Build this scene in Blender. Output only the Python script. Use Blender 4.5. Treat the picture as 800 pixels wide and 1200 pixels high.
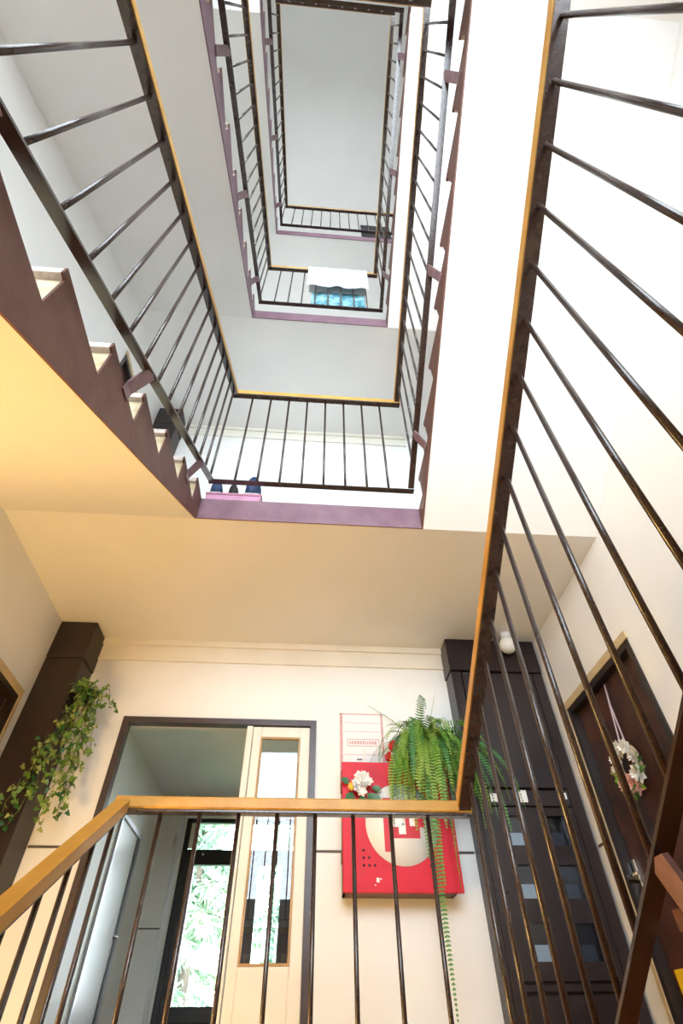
import bpy, bmesh, math, random
from mathutils import Vector, Matrix
random.seed(7)
S = bpy.context.scene
COL = S.collection
for o in list(bpy.data.objects):
    bpy.data.objects.remove(o)

# ------------------------------------------------------------------ camera
F_PX, PITCH, YAW, ROLL = 598.2, 0.8132, 0.0861, -0.0141
CAM = Vector((0.001, -2.046, 0.528))
fw = Vector((math.sin(YAW)*math.cos(PITCH), math.cos(YAW)*math.cos(PITCH), math.sin(PITCH)))
rt = Vector((math.cos(YAW), -math.sin(YAW), 0)); up = rt.cross(fw)
r2 = math.cos(ROLL)*rt + math.sin(ROLL)*up; u2 = -math.sin(ROLL)*rt + math.cos(ROLL)*up
cd = bpy.data.cameras.new('camera'); cam = bpy.data.objects.new('camera', cd); COL.objects.link(cam)
cd.sensor_fit = 'VERTICAL'; cd.sensor_height = 36; cd.lens = F_PX/1200*36; cd.clip_start = 0.02
m = Matrix((r2, u2, -fw)).transposed().to_4x4(); m.translation = CAM
cam.matrix_world = m
S.camera = cam

# ------------------------------------------------------------------ world, window light, exposure
w = bpy.data.worlds.new('sky'); S.world = w; w.use_nodes = True
bg = w.node_tree.nodes['Background']
bg.inputs[0].default_value = (0.90, 0.95, 1.0, 1); bg.inputs[1].default_value = 14.5
S.view_settings.view_transform = 'Standard'; S.view_settings.look = 'None'
S.view_settings.gamma = 1; S.view_settings.exposure = 0.35; S.view_settings.use_curve_mapping = False

# all daylight is the open sky outside; these portals emit nothing, they only guide sky sampling through the stair windows behind the camera
for zz in (1.4, 4.2, 7.0):
    l = bpy.data.lights.new('window_back_offscreen', 'AREA'); l.shape = 'RECTANGLE'; l.size = 2.6; l.size_y = 2.0
    l.cycles.is_portal = True
    o = bpy.data.objects.new('window_back_offscreen', l); COL.objects.link(o)
    o.location = (0, -3.64, zz+1.45); o.rotation_euler = (math.radians(90), 0, 0)

# ------------------------------------------------------------------ materials
MATS = {}
def mat(name, col, rough=0.6, metal=0.0, var=0.0, scale=6.0, bump=0.0, bscale=40.0, spec=0.5, emit=None, estr=0, col2=None, trans=0.0, coat=0.0, stretch=None):
    m = bpy.data.materials.new(name); m.use_nodes = True
    nt = m.node_tree; b = nt.nodes['Principled BSDF']
    b.inputs['Base Color'].default_value = (*col, 1); b.inputs['Roughness'].default_value = rough
    b.inputs['Metallic'].default_value = metal
    b.inputs['Specular IOR Level'].default_value = spec
    b.inputs['Coat Weight'].default_value = coat
    if trans: b.inputs['Transmission Weight'].default_value = trans
    if emit: b.inputs['Emission Color'].default_value = (*emit, 1); b.inputs['Emission Strength'].default_value = estr
    if var or bump:
        tc = nt.nodes.new('ShaderNodeTexCoord'); mp = nt.nodes.new('ShaderNodeMapping')
        nt.links.new(tc.outputs['Object'], mp.inputs[0])
        if stretch: mp.inputs['Scale'].default_value = stretch
    if var:
        n = nt.nodes.new('ShaderNodeTexNoise'); n.inputs['Scale'].default_value = scale; n.inputs['Detail'].default_value = 5
        nt.links.new(mp.outputs[0], n.inputs['Vector'])
        mx = nt.nodes.new('ShaderNodeMix'); mx.data_type = 'RGBA'
        c2 = col2 or tuple(max(0, c*(1-var)) for c in col)
        mx.inputs[6].default_value = (*col, 1); mx.inputs[7].default_value = (*c2, 1)
        mr = nt.nodes.new('ShaderNodeMapRange'); mr.inputs[1].default_value = 0.35; mr.inputs[2].default_value = 0.7
        nt.links.new(n.outputs[0], mr.inputs[0]); nt.links.new(mr.outputs[0], mx.inputs[0])
        nt.links.new(mx.outputs[2], b.inputs['Base Color'])
    if bump:
        n2 = nt.nodes.new('ShaderNodeTexNoise'); n2.inputs['Scale'].default_value = bscale; n2.inputs['Detail'].default_value = 4
        nt.links.new(mp.outputs[0], n2.inputs['Vector'])
        bp = nt.nodes.new('ShaderNodeBump'); bp.inputs['Strength'].default_value = bump; bp.inputs['Distance'].default_value = 0.01
        nt.links.new(n2.outputs[0], bp.inputs['Height']); nt.links.new(bp.outputs[0], b.inputs['Normal'])
    MATS[name] = m
    return m
mat('wall_paint', (0.84, 0.83, 0.80), 0.55, var=0.05, scale=2.0, bump=0.12, bscale=30)
mat('ceiling_paint', (0.84, 0.83, 0.80), 0.65, var=0.05, scale=1.5, bump=0.12, bscale=25)
mat('cream_trim', (0.82, 0.78, 0.68), 0.5, var=0.08, scale=4, bump=0.1)
mat('stringer_brown', (0.135, 0.058, 0.040), 0.5, var=0.25, scale=9, bump=0.2, bscale=35, col2=(0.17, 0.082, 0.060), spec=0.3)
mat('architrave_tan', (0.60, 0.46, 0.26), 0.5, var=0.2, scale=9)
mat('fascia_mauve', (0.185, 0.100, 0.130), 0.45, var=0.25, scale=7, bump=0.2, bscale=30, col2=(0.25, 0.15, 0.185), spec=0.35)
mat('bracket_paint', (0.24, 0.14, 0.15), 0.4, var=0.3, scale=30)
mat('rail_metal', (0.040, 0.020, 0.014), 0.24, var=0.3, scale=50, bump=0.03, bscale=60, spec=0.7)
mat('rail_cap', (0.56, 0.31, 0.055), 0.42, var=0.35, scale=7, col2=(0.44, 0.21, 0.02), bump=0.15, bscale=60)
mat('terrazzo', (0.72, 0.64, 0.46), 0.5, var=0.35, scale=22, col2=(0.55, 0.42, 0.22), bump=0.15, bscale=50)
mat('tread_stone', (0.70, 0.60, 0.55), 0.45, var=0.25, scale=60, bump=0.1)
mat('floor_stone', (0.55, 0.42, 0.28), 0.4, var=0.3, scale=40)
mat('dark_wood', (0.024, 0.014, 0.012), 0.45, var=0.3, scale=5, bump=0.08, bscale=40)
mat('meter_paint', (0.015, 0.007, 0.008), 0.33, var=0.25, scale=3, bump=0.05, bscale=30)
mat('meter_side', (0.10, 0.09, 0.11), 0.4, var=0.2, scale=4)
mat('door_wood', (0.075, 0.026, 0.014), 0.4, var=0.5, scale=9, col2=(0.022, 0.010, 0.008), bump=0.05, bscale=30)
mat('door_frame', (0.020, 0.013, 0.012), 0.35)
mat('frame_plum', (0.055, 0.038, 0.042), 0.35, var=0.2, scale=5)
mat('leaf_cream', (0.82, 0.77, 0.67), 0.45, var=0.06, scale=5)
mat('bead_wood', (0.48, 0.27, 0.08), 0.45, var=0.3, scale=20)
mat('black_alu', (0.014, 0.014, 0.017), 0.35)
mat('white_gloss', (0.82, 0.83, 0.85), 0.3)
mat('grey_alu', (0.42, 0.42, 0.44), 0.35, metal=0.6)
mat('chrome', (0.7, 0.7, 0.72), 0.18, metal=1.0)
mat('vest_wall', (0.66, 0.60, 0.53), 0.5, var=0.05, scale=3)
mat('joint_dark', (0.09, 0.07, 0.06), 0.6)
mat('hose_red', (0.56, 0.003, 0.016), 0.45, var=0.25, scale=4, col2=(0.64, 0.010, 0.035), bump=0.05, bscale=25, spec=0.3)
mat('hose_back', (0.20, 0.075, 0.055), 0.5, var=0.3, scale=8)
mat('sign_white', (0.85, 0.84, 0.80), 0.5)
mat('sign_red', (0.56, 0.005, 0.02), 0.5)
mat('black', (0.01, 0.01, 0.01), 0.5)
mat('paper', (0.84, 0.81, 0.80), 0.6)
mat('paper_pink', (0.72, 0.42, 0.42), 0.6, var=0.3, scale=40)
mat('fern_green', (0.13, 0.31, 0.03), 0.5, var=0.6, scale=9, col2=(0.30, 0.42, 0.07))
mat('fern_dark', (0.05, 0.21, 0.05), 0.5, var=0.5, scale=6, col2=(0.12, 0.30, 0.08))
mat('ivy_green', (0.07, 0.19, 0.02), 0.4, var=0.6, scale=7, col2=(0.20, 0.30, 0.05))
mat('ivy_light', (0.30, 0.37, 0.10), 0.4, var=0.4, scale=9)
mat('stem', (0.12, 0.15, 0.04), 0.6)
mat('petal_white', (0.86, 0.85, 0.80), 0.5)
mat('petal_pink', (0.82, 0.45, 0.40), 0.5, var=0.3, scale=30)
mat('petal_yellow', (0.80, 0.52, 0.05), 0.5)
mat('leaf_dark', (0.025, 0.13, 0.03), 0.4, var=0.3, scale=20)
mat('ribbon', (0.78, 0.68, 0.78), 0.4)
mat('twig', (0.42, 0.32, 0.20), 0.7)
mat('opal', (0.88, 0.86, 0.80), 0.25)
mat('pot_white', (0.82, 0.83, 0.85), 0.3)
mat('pot_blue', (0.10, 0.14, 0.40), 0.3)
mat('cloth_white', (0.86, 0.90, 0.92), 0.8, bump=0.3, bscale=30)
mat('cloth_teal', (0.03, 0.20, 0.26), 0.8, var=0.6, scale=14, col2=(0.35, 0.60, 0.66))
mat('mat_dark', (0.045, 0.042, 0.045), 0.8, var=0.4, scale=30)
mat('pink_box', (0.62, 0.30, 0.44), 0.5, var=0.3, scale=25)
mat('shoe_blue', (0.015, 0.045, 0.13), 0.6, var=0.4, scale=30)
mat('shoe_sole', (0.55, 0.55, 0.52), 0.6)
mat('shoe_black', (0.015, 0.015, 0.018), 0.6)
mat('yellow_sign', (0.85, 0.52, 0.01), 0.45)
mat('bark', (0.10, 0.075, 0.055), 0.8, var=0.4, scale=12)
mat('needles', (0.20, 0.34, 0.24), 0.7, var=0.5, scale=1.5, col2=(0.40, 0.50, 0.32))
mat('grass', (0.12, 0.20, 0.05), 0.9, var=0.4, scale=3)
mat('warm_globe', (1, 0.9, 0.75), 0.4, emit=(1.0, 0.61, 0.20), estr=200)
def glass(name, tint=(0.95, 0.98, 1.0), rough=0.0):
    m = bpy.data.materials.new(name); m.use_nodes = True; nt = m.node_tree; nt.nodes.clear()
    out = nt.nodes.new('ShaderNodeOutputMaterial'); mx = nt.nodes.new('ShaderNodeMixShader')
    tr = nt.nodes.new('ShaderNodeBsdfTransparent'); gl = nt.nodes.new('ShaderNodeBsdfGlossy'); fr = nt.nodes.new('ShaderNodeFresnel')
    fr.inputs[0].default_value = 1.52; gl.inputs['Roughness'].default_value = rough
    tr.inputs[0].default_value = (*tint, 1)
    nt.links.new(fr.outputs[0], mx.inputs[0]); nt.links.new(tr.outputs[0], mx.inputs[1]); nt.links.new(gl.outputs[0], mx.inputs[2])
    nt.links.new(mx.outputs[0], out.inputs[0]); MATS[name] = m
glass('glass'); glass('glass_green', (0.92, 0.96, 0.96)); glass('glass_dark', (0.75, 0.80, 0.84), 0.02)

# ------------------------------------------------------------------ helpers
class MB:
    def __init__(s): s.v = []; s.f = []; s.mi = []; s.cur = 0; s.smooth = []
    def add(s, vs, fs, sm=False):
        b = len(s.v); s.v += [tuple(x) for x in vs]
        for f in fs: s.f.append(tuple(i+b for i in f)); s.mi.append(s.cur); s.smooth.append(sm)
        return s
    def box(s, x0, x1, y0, y1, z0, z1):
        x0, x1 = sorted((x0, x1)); y0, y1 = sorted((y0, y1)); z0, z1 = sorted((z0, z1))
        return s.add([(x0,y0,z0),(x1,y0,z0),(x1,y1,z0),(x0,y1,z0),(x0,y0,z1),(x1,y0,z1),(x1,y1,z1),(x0,y1,z1)],
              [(3,2,1,0),(4,5,6,7),(0,1,5,4),(1,2,6,5),(2,3,7,6),(3,0,4,7)])
    def cbox(s, x0, x1, y0, y1, z0, z1, c=0.004):
        # box with chamfered edges
        bm = bmesh.new(); bmesh.ops.create_cube(bm, size=1)
        for v in bm.verts:
            v.co = Vector((x0 if v.co.x < 0 else x1, y0 if v.co.y < 0 else y1, z0 if v.co.z < 0 else z1))
        bmesh.ops.bevel(bm, geom=bm.edges[:], offset=c, segments=1, affect='EDGES')
        bm.verts.index_update()
        s.add([v.co for v in bm.verts], [[v.index for v in f.verts] for f in bm.faces]); bm.free(); return s
    def bar_yz(s, x, wx, p0, p1, h0, h1):
        # bar in a plane of constant x, sheared: p=(y,z); section from z+h0 to z+h1, vertical ends
        vs = []
        for (y, z) in (p0, p1):
            for (dx, dz) in ((-wx/2, h0), (wx/2, h0), (wx/2, h1), (-wx/2, h1)): vs.append((x+dx, y, z+dz))
        fl = [(0,1,2,3),(7,6,5,4),(0,4,5,1),(1,5,6,2),(2,6,7,3),(3,7,4,0)]
        if p1[0] > p0[0]: fl = [tuple(reversed(f)) for f in fl]
        return s.add(vs, fl)
    def tube(s, pts, r, n=8, caps=True, r1=None):
        pts = [Vector(p) for p in pts]; rings = []
        ref = Vector((0.0, 0.0, 1.0)); vs = []; fs = []
        for i, p in enumerate(pts):
            d = (pts[min(i+1, len(pts)-1)]-pts[max(i-1, 0)]).normalized()
            a = d.cross(ref)
            if a.length < 0.05: a = d.cross(Vector((1, 0, 0)))
            a.normalize(); b = d.cross(a)
            rr = r if r1 is None else r+(r1-r)*i/(len(pts)-1)
            for k in range(n):
                t = 2*math.pi*k/n; vs.append(p+a*rr*math.cos(t)+b*rr*math.sin(t))
        for i in range(len(pts)-1):
            for k in range(n):
                k2 = (k+1) % n; fs.append((i*n+k, i*n+k2, (i+1)*n+k2, (i+1)*n+k))
        s.add(vs, fs, True)
        if caps:
            b = len(s.v)-len(vs); L = (len(pts)-1)*n
            s.f.append(tuple(b+k for k in reversed(range(n)))); s.mi.append(s.cur); s.smooth.append(False)
            s.f.append(tuple(b+L+k for k in range(n))); s.mi.append(s.cur); s.smooth.append(False)
        return s
    def lathe(s, c, prof, n=20, axis='z'):
        vs = []; fs = []; N = len(prof)
        for (r, h) in prof:
            for k in range(n):
                t = 2*math.pi*k/n; a, b = r*math.cos(t), r*math.sin(t)
                if axis == 'z': vs.append((c[0]+a, c[1]+b, c[2]+h))
                elif axis == 'y': vs.append((c[0]+a, c[1]+h, c[2]+b))
                else: vs.append((c[0]+h, c[1]+a, c[2]+b))
        for i in range(N-1):
            for k in range(n):
                k2 = (k+1) % n; fs.append((i*n+k, i*n+k2, (i+1)*n+k2, (i+1)*n+k))
        fs.append(tuple(reversed(range(n)))); fs.append(tuple((N-1)*n+k for k in range(n)))
        return s.add(vs, fs, True)
    def ball(s, c, r, n=14, sq=(1, 1, 1)):
        prof = [(max(1e-4, math.sin(math.pi*i/(n//2)))*1.0, -math.cos(math.pi*i/(n//2))) for i in range(n//2+1)]
        vs = []; fs = []
        for (a, h) in prof:
            for k in range(n):
                t = 2*math.pi*k/n; vs.append((c[0]+r*sq[0]*a*math.cos(t), c[1]+r*sq[1]*a*math.sin(t), c[2]+r*sq[2]*h))
        for i in range(len(prof)-1):
            for k in range(n):
                k2 = (k+1) % n; fs.append((i*n+k, i*n+k2, (i+1)*n+k2, (i+1)*n+k))
        return s.add(vs, fs, True)
    def prism_x(s, poly, x0, x1):
        # poly of (y,z); counter-clockwise seen from +x
        n = len(poly)
        vs = [(x0, y, z) for y, z in poly]+[(x1, y, z) for y, z in poly]
        fs = [tuple(reversed(range(n))), tuple(range(n, 2*n))]+[(i, (i+1) % n, n+(i+1) % n, n+i) for i in range(n)]
        return s.add(vs, fs)
    def mesh(s, name, mats):
        me = bpy.data.meshes.new(name); me.from_pydata(s.v, [], s.f)
        for m in (mats if isinstance(mats, (list, tuple)) else [mats]): me.materials.append(MATS[m])
        me.polygons.foreach_set('material_index', s.mi); me.polygons.foreach_set('use_smooth', s.smooth)
        bm = bmesh.new(); bm.from_mesh(me); bmesh.ops.recalc_face_normals(bm, faces=bm.faces[:]); bm.to_mesh(me); bm.free()
        me.update(); return me
    def build(s, name, mats, parent=None):
        return link(name, s.mesh(name, mats), parent)
def link(name, me, parent=None, loc=None):
    o = bpy.data.objects.new(name, me); COL.objects.link(o)
    if parent: o.parent = parent
    if loc: o.location = loc
    return o
def child_at(name, me, parent, world):
    o = link(name, me, parent); o.location = Vector(world)-parent.location; return o
def tag(o, label, cat, group=None):
    o['label'] = label; o['category'] = cat
    if group: o['group'] = group
    return o
def struct(o, label=None):
    o['kind'] = 'structure'
    if label: o['label'] = label
    return o
def thing(name, label, cat, group=None):
    # empties sit at the world origin of their thing's base; parts are built in world coordinates below it
    o = bpy.data.objects.new(name, None); COL.objects.link(o); o.empty_display_size = 0.05
    return tag(o, label, cat, group)
def base_at(o, loc):
    # move an empty to the thing's base while its parts stay where they are
    loc = Vector(loc); o.location = loc
    for c in o.children: c.location = c.location-loc
def panel_wall(name, axis, a, b, u0, u1, z0, z1, holes, mats, label=None):
    # slab wall between coordinate a (room side) and b on axis 'x' or 'y', with rectangular holes (u0,u1,z0,z1)
    us = sorted({u0, u1, *[h[0] for h in holes], *[h[1] for h in holes]}); zs = sorted({z0, z1, *[h[2] for h in holes], *[h[3] for h in holes]})
    us = [u for u in us if u0 <= u <= u1]; zs = [z for z in zs if z0 <= z <= z1]
    def solid(i, j):
        if i < 0 or j < 0 or i >= len(us)-1 or j >= len(zs)-1: return False
        cu, cz = (us[i]+us[i+1])/2, (zs[j]+zs[j+1])/2
        return not any(h[0] < cu < h[1] and h[2] < cz < h[3] for h in holes)
    P = (lambda t, u, z: (t, u, z)) if axis == 'x' else (lambda t, u, z: (u, t, z))
    mb = MB()
    def q(*p): mb.add([P(*x) for x in p], [(0, 1, 2, 3)])
    for i in range(len(us)-1):
        for j in range(len(zs)-1):
            if not solid(i, j): continue
            A, B, Cc, D = us[i], us[i+1], zs[j], zs[j+1]
            q((a, A, Cc), (a, B, Cc), (a, B, D), (a, A, D)); q((b, A, Cc), (b, A, D), (b, B, D), (b, B, Cc))
            if not solid(i-1, j): q((a, A, Cc), (a, A, D), (b, A, D), (b, A, Cc))
            if not solid(i+1, j): q((a, B, Cc), (b, B, Cc), (b, B, D), (a, B, D))
            if not solid(i, j-1): q((a, A, Cc), (b, A, Cc), (b, B, Cc), (a, B, Cc))
            if not solid(i, j+1): q((a, A, D), (a, B, D), (b, B, D), (b, A, D))
    me = bpy.data.meshes.new(name); me.from_pydata(mb.v, [], mb.f); me.materials.append(MATS[mats])
    bm = bmesh.new(); bm.from_mesh(me); bmesh.ops.remove_doubles(bm, verts=bm.verts[:], dist=1e-5); bmesh.ops.recalc_face_normals(bm, faces=bm.faces[:]); bm.to_mesh(me); bm.free()
    return struct(link(name, me), label)

# ------------------------------------------------------------------ dimensions (metres; z = 0 is the floor of the near landing)
H = 2.8; SL = 0.16
XL, XR, YF, YB = -1.72, 1.72, 1.36, -3.47
WX, WY0, WY1 = 0.655, 0.05, -2.27      # the open well
RX, RY0, RY1 = 0.61, 0.0, -2.22        # rail centre lines
HRZ, BRZ = 1.12, 0.12                  # handrail and bottom rail above the floor
TOP = 3*H+2.64

# ------------------------------------------------------------------ structure
DH = [(0.20, 1.03, k*H, k*H+2.03) for k in (0, 1)]
panel_wall('wall_left', 'x', XL, XL-0.15, YB, YF, -2.8, TOP, [(0.20, 1.03, k*H, k*H+2.05) for k in (0, 1)], 'wall_paint')
panel_wall('wall_right', 'x', XR, XR+0.15, YB, YF, -2.8, TOP, [(0.20, 1.03, k*H, k*H+2.03) for k in (0, 1)], 'wall_paint')
panel_wall('wall_front', 'y', YF, YF+0.15, XL-0.15, XR+0.15, -2.8, TOP, [(-1.16, 0.10, 0.0, 2.06)], 'wall_paint')
WH = [(-1.3, 1.3, zz+0.45, zz+2.45) for zz in (1.4, 4.2, 7.0)]
panel_wall('wall_back', 'y', YB, YB-0.15, XL-0.15, XR+0.15, -2.8, TOP, WH, 'wall_paint')
struct(MB().box(XL-.15, XR+.15, YB-.15, YF+.15, TOP, TOP+.15).build('ceiling', 'ceiling_paint'))
struct(MB().box(XL-.15, XR+.15, YB-.15, YF+.15, -2.95, -2.8).build('floor_bottom', 'floor_stone'))

def landing(name, z, y0, y1, front, xe=WX-0.001):
    s = struct(MB().box(XL, XR, y0, y1, z-SL, z-0.03).build(name, 'ceiling_paint'))
    MB().box(XL, XR, y0, y1, z-0.03, z).build('floor_finish', 'floor_stone', s)
    if front: MB().box(-WX+0.001, xe, y0-0.008, y0, z-SL-0.002, z+0.002).build('edge_fascia', 'fascia_mauve', s)
    else: MB().box(-WX+0.001, WX-0.001, y1, y1+0.008, z-SL-0.002, z+0.002).build('edge_fascia', 'fascia_mauve', s)
    return s
for k in range(4): landing('floor_landing', k*H, WY0, YF, True, XR if k == 3 else WX-0.001)
for k in range(-1, 3): landing('floor_half_landing', k*H+1.4, YB, WY1, False)

RUN, RISE = 0.285, 0.175
def flight_A(zt, label, cat='stair flight', side='stringer_brown'):
    """left flight, rising away from the camera and arriving at a front landing of height zt"""
    x0, x1 = XL+0.001, -WX
    y = [-0.12-RUN*k for k in range(8)]; z = [zt-RISE*k for k in range(9)]
    T = thing('stair_flight', label, cat)
    sof = [(WY1, zt-1.4-SL), (-2.1, zt-1.4-SL), (WY0, zt-SL)]
    top = [(WY0, zt-0.03)]
    for k in range(8): top += [(y[k]+0.04, z[k]-0.03), (y[k]+0.04, z[k+1]-0.03)]
    top += [(WY1, z[8]-0.03)]
    MB().prism_x(sof+top, x0, x1-0.008).build('flight_slab', 'ceiling_paint', T)
    out = [(WY0, zt+0.001)]
    for k in range(8): out += [(y[k]-.001, z[k]+.001), (y[k]-.001, z[k]-0.03), (y[k]+0.018, z[k]-0.032), (y[k]+0.018, z[k+1]+.001)]
    out += [(WY1, z[8]+.001)]
    sof2 = [(p, q-0.003) for p, q in sof]
    MB().prism_x(sof2+out, x1-0.008, x1).build('stringer_face', side, T)
    for k in range(8):
        MB().box(x0, x1-0.009, y[k], (y[k-1]+0.04) if k else WY0, z[k]-0.03, z[k]).build('tread', 'tread_stone', T)
        MB().box(x0, x1-0.009, y[k]+0.02, y[k]+0.04, z[k+1], z[k]-0.03).build('riser', 'terrazzo', T)
    MB().box(x0, x1-0.009, WY1, y[7]+0.04, z[8]-0.03, z[8]).build('tread', 'tread_stone', T)
    base_at(T, (x1, WY1, zt-1.4)); return T
def flight_B(zb, label, cat='stair flight', side='stringer_brown'):
    """right flight, leaving a front landing of height zb and rising towards the back half landing"""
    x0, x1 = (0.70 if zb < 1 else WX), XR-0.001
    y = [-0.06-RUN*k for k in range(8)]; z = [zb+RISE*k for k in range(9)]
    T = thing('stair_flight', label, cat)
    sof = [(WY0, zb-SL), (-2.2, zb+1.4-SL), (WY1, zb+1.4-SL)]
    top = [(WY1, z[8]-0.03)]
    for k in reversed(range(8)): top += [(y[k]-0.04, z[k+1]-0.03), (y[k]-0.04, z[k]-0.03)]
    top += [(WY0, zb-0.03)]
    MB().prism_x(list(reversed(sof+top)), x0+0.008, x1).build('flight_slab', 'ceiling_paint', T)
    out = [(WY1, z[8]+.001)]
    for k in reversed(range(8)): out += [(y[k]+.001, z[k+1]+.001), (y[k]+.001, z[k+1]-0.03), (y[k]-0.018, z[k+1]-0.032), (y[k]-0.018, z[k]+.001)]
    out += [(WY0, zb+.001)]
    sof2 = [(p, q-0.003) for p, q in sof]
    MB().prism_x(list(reversed(sof2+out)), x0, x0+0.008).build('stringer_face', side, T)
    for k in range(8):
        MB().box(x0+0.009, x1, (y[k+1]-0.04) if k < 7 else WY1, y[k], z[k+1]-0.03, z[k+1]).build('tread', 'tread_stone', T)
        MB().box(x0+0.009, x1, y[k]-0.04, y[k]-0.02, z[k], z[k+1]-0.03).build('riser', 'terrazzo', T)
    MB().box(x0+0.009, x1, y[0]-0.04, WY0, zb-0.03, zb).build('tread', 'tread_stone', T)
    base_at(T, (x0, WY0, zb)); return T
flight_A(0, 'lowest stair flight climbing to the landing with the red hose cabinet')
flight_A(H, 'stair flight with brown saw-tooth side and cream risers above a yellow-lit soffit')
flight_A(2*H, 'stair flight with greyish beige soffit arriving at the landing with the white cloth', side='fascia_mauve')
flight_A(3*H, 'topmost narrow stair flight arriving under the white top ceiling', side='fascia_mauve')
flight_B(0, 'stair flight rising beside the dark meter cupboard, behind the long ochre-capped railing')
flight_B(H, 'stair flight with broad bright white soffit and brown saw-tooth side')
flight_B(2*H, 'upper stair flight with white soffit leaving the landing with the white cloth')

# ------------------------------------------------------------------ railings
def rail_mesh_bal(len_, n=10, r=0.0075):
    return MB().tube([(0, 0, 0), (0, 0, len_)], r, n).mesh('baluster', 'rail_metal')
BAL = rail_mesh_bal(HRZ-BRZ-0.010)
def cap_mat(z): return 'rail_cap'
def landing_rail(z, y, label, x0=-RX, x1=RX, n=8, ext0=0.027, ext1=0.027, spacing=None):
    T = thing('landing_railing', label, 'railing')
    MB().cbox(x0-ext0*0.84, x1+ext1*0.84, y-0.020, y+0.020, z+HRZ-0.010, z+HRZ, 0.002).build('handrail_bar', 'rail_metal', T)
    MB().cbox(x0-ext0, x1+ext1, y-0.024, y+0.024, z+HRZ, z+HRZ+0.040, 0.005).build('handrail_cap', cap_mat(z), T)
    MB().cbox(x0-ext0*0.74, x1+ext1*0.74, y-0.018, y+0.018, z+BRZ-0.009, z+BRZ, 0.002).build('bottom_rail', 'rail_metal', T)
    for i in range(n):
        x = x0+(x1-x0)*(i+1)/(n+1)
        link('baluster', BAL, T, (x, y, z+BRZ-0.002))
    base_at(T, ((x0+x1)/2, y, z)); return T
def flight_rail(kind, z, label):
    """kind 'A': x=-RX, z at y=0 is the upper floor; kind 'B': x=+RX, rising to the back"""
    T = thing('stair_railing', label, 'railing')
    sg = -1 if kind == 'A' else 1
    x = sg*RX
    ya, yb = RY0-0.0241, RY1+0.0241
    yc, yd = RY0-0.0181, RY1+0.0181
    ye, yf = RY0-0.0201, RY1+0.0201
    zz = lambda y: z+(1.4*(-y/2.22) if kind == 'B' else -1.4*(-y/2.22))
    p0, p1 = (ya, zz(ya)), (yb, zz(yb))
    low = kind == 'B' and z < 1
    BRZ, XE = (0.065, 0.70) if low else (0.12, WX)
    bal = rail_mesh_bal(HRZ-BRZ-0.010) if low else BAL
    MB().bar_yz(x, 0.043 if z < 1 else 0.038, (ye, zz(ye)), (yf, zz(yf)), HRZ-0.010, HRZ).build('handrail_bar', 'rail_metal', T)
    MB().bar_yz(x, 0.050 if z < 1 else 0.045, p0, p1, HRZ, HRZ+0.040).build('handrail_cap', cap_mat(z), T)
    MB().bar_yz(x, 0.036, (yc, zz(yc)), (yd, zz(yd)), BRZ-0.009, BRZ).build('bottom_rail', 'rail_metal', T)
    for i in range(16):
        y = (-0.06-0.1365*i) if kind == 'A' else (-0.137-0.1322*i)
        link('baluster', bal, T, (x, y, zz(y)+BRZ-0.003))
    for y in (-0.30, -1.09, -1.91):
        # flat strap from the underside of the bottom rail down and out to the side of the flight
        xe = sg*(XE-0.001); zt = zz(y)+BRZ-0.008; zl = zt-0.125*(XE-RX)/.045
        m = MB(); hw = 0.025; t = 0.006
        m.add([(x-sg*.015, y-hw, zt), (x-sg*.015, y+hw, zt), (xe, y+hw, zl), (xe, y-hw, zl), (x-sg*.015+sg*t*2, y-hw, zt+.002), (x-sg*.015+sg*t*2, y+hw, zt+.002), (xe, y+hw, zl+t*3), (xe, y-hw, zl+t*3)],
              [(0, 1, 2, 3), (7, 6, 5, 4), (0, 4, 5, 1), (1, 5, 6, 2), (2, 6, 7, 3), (3, 7, 4, 0)])
        m.box(xe-sg*0.006, xe, y-hw, y+hw, zl-0.03, zl+0.02)
        m.build('bracket', 'bracket_paint', T)
    base_at(T, (x, 0, z)); return T
landing_rail(0, RY0, 'brown railing with thick ochre wooden cap in front of the red hose cabinet')
landing_rail(H, RY0, 'landing railing above the mauve slab edge, with blue shoes behind its balusters')
landing_rail(2*H, RY0, 'landing railing with a white cloth hung over its handrail')
landing_rail(3*H, RY0, 'highest landing railing with a dark mat behind its balusters', x1=XR, n=16, ext1=0.0)
flight_rail('A', 0, 'ochre-capped stair railing sloping down from the railing corner by the doorway')
flight_rail('A', H, 'stair railing over the brown saw-tooth flight above the yellow-lit soffit')
flight_rail('A', 2*H, 'stair railing over the mauve saw-tooth flight beside the landing with white cloth')
flight_rail('A', 3*H, 'topmost left stair railing against the white top ceiling')
flight_rail('B', 0, 'long ochre-capped stair railing in front of the dark meter cupboard and wreath door')
flight_rail('B', H, 'stair railing beside the brown saw teeth of the broad white soffit')
flight_rail('B', 2*H, 'upper right stair railing against the white top ceiling')
for k, t in ((0, 'half landing railing at the back of the well, lowest one overhead'), (1, 'half landing railing at the back of the well, middle one'), (2, 'half landing railing at the back of the well, highest one')):
    landing_rail(k*H+1.4, RY1, t)

# ------------------------------------------------------------------ mouldings and dado strips
def cornice(name, z):
    t = struct(MB().box(-1.47, 1.05, YF-0.012, YF, z-0.15, z-0.045).box(-1.47, 1.05, YF-0.03, YF, z-0.045, z-0.0).box(-1.47, 1.05, YF-0.018, YF, z-0.165, z-0.15).build(name, 'cream_trim'))
cornice('trim_1', H-SL); cornice('trim_2', 2*H-SL)
struct(MB().box(-1.47, -1.16, YF-0.004, YF+.01, 1.318, 1.330).box(0.10, 1.04, YF-0.004, YF+.01, 1.308, 1.320).build('trim_3', 'joint_dark'))
struct(MB().box(XR-0.004, XR+.01, 1.03, 1.2, 1.308, 1.320).build('trim_4', 'joint_dark'))

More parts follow.
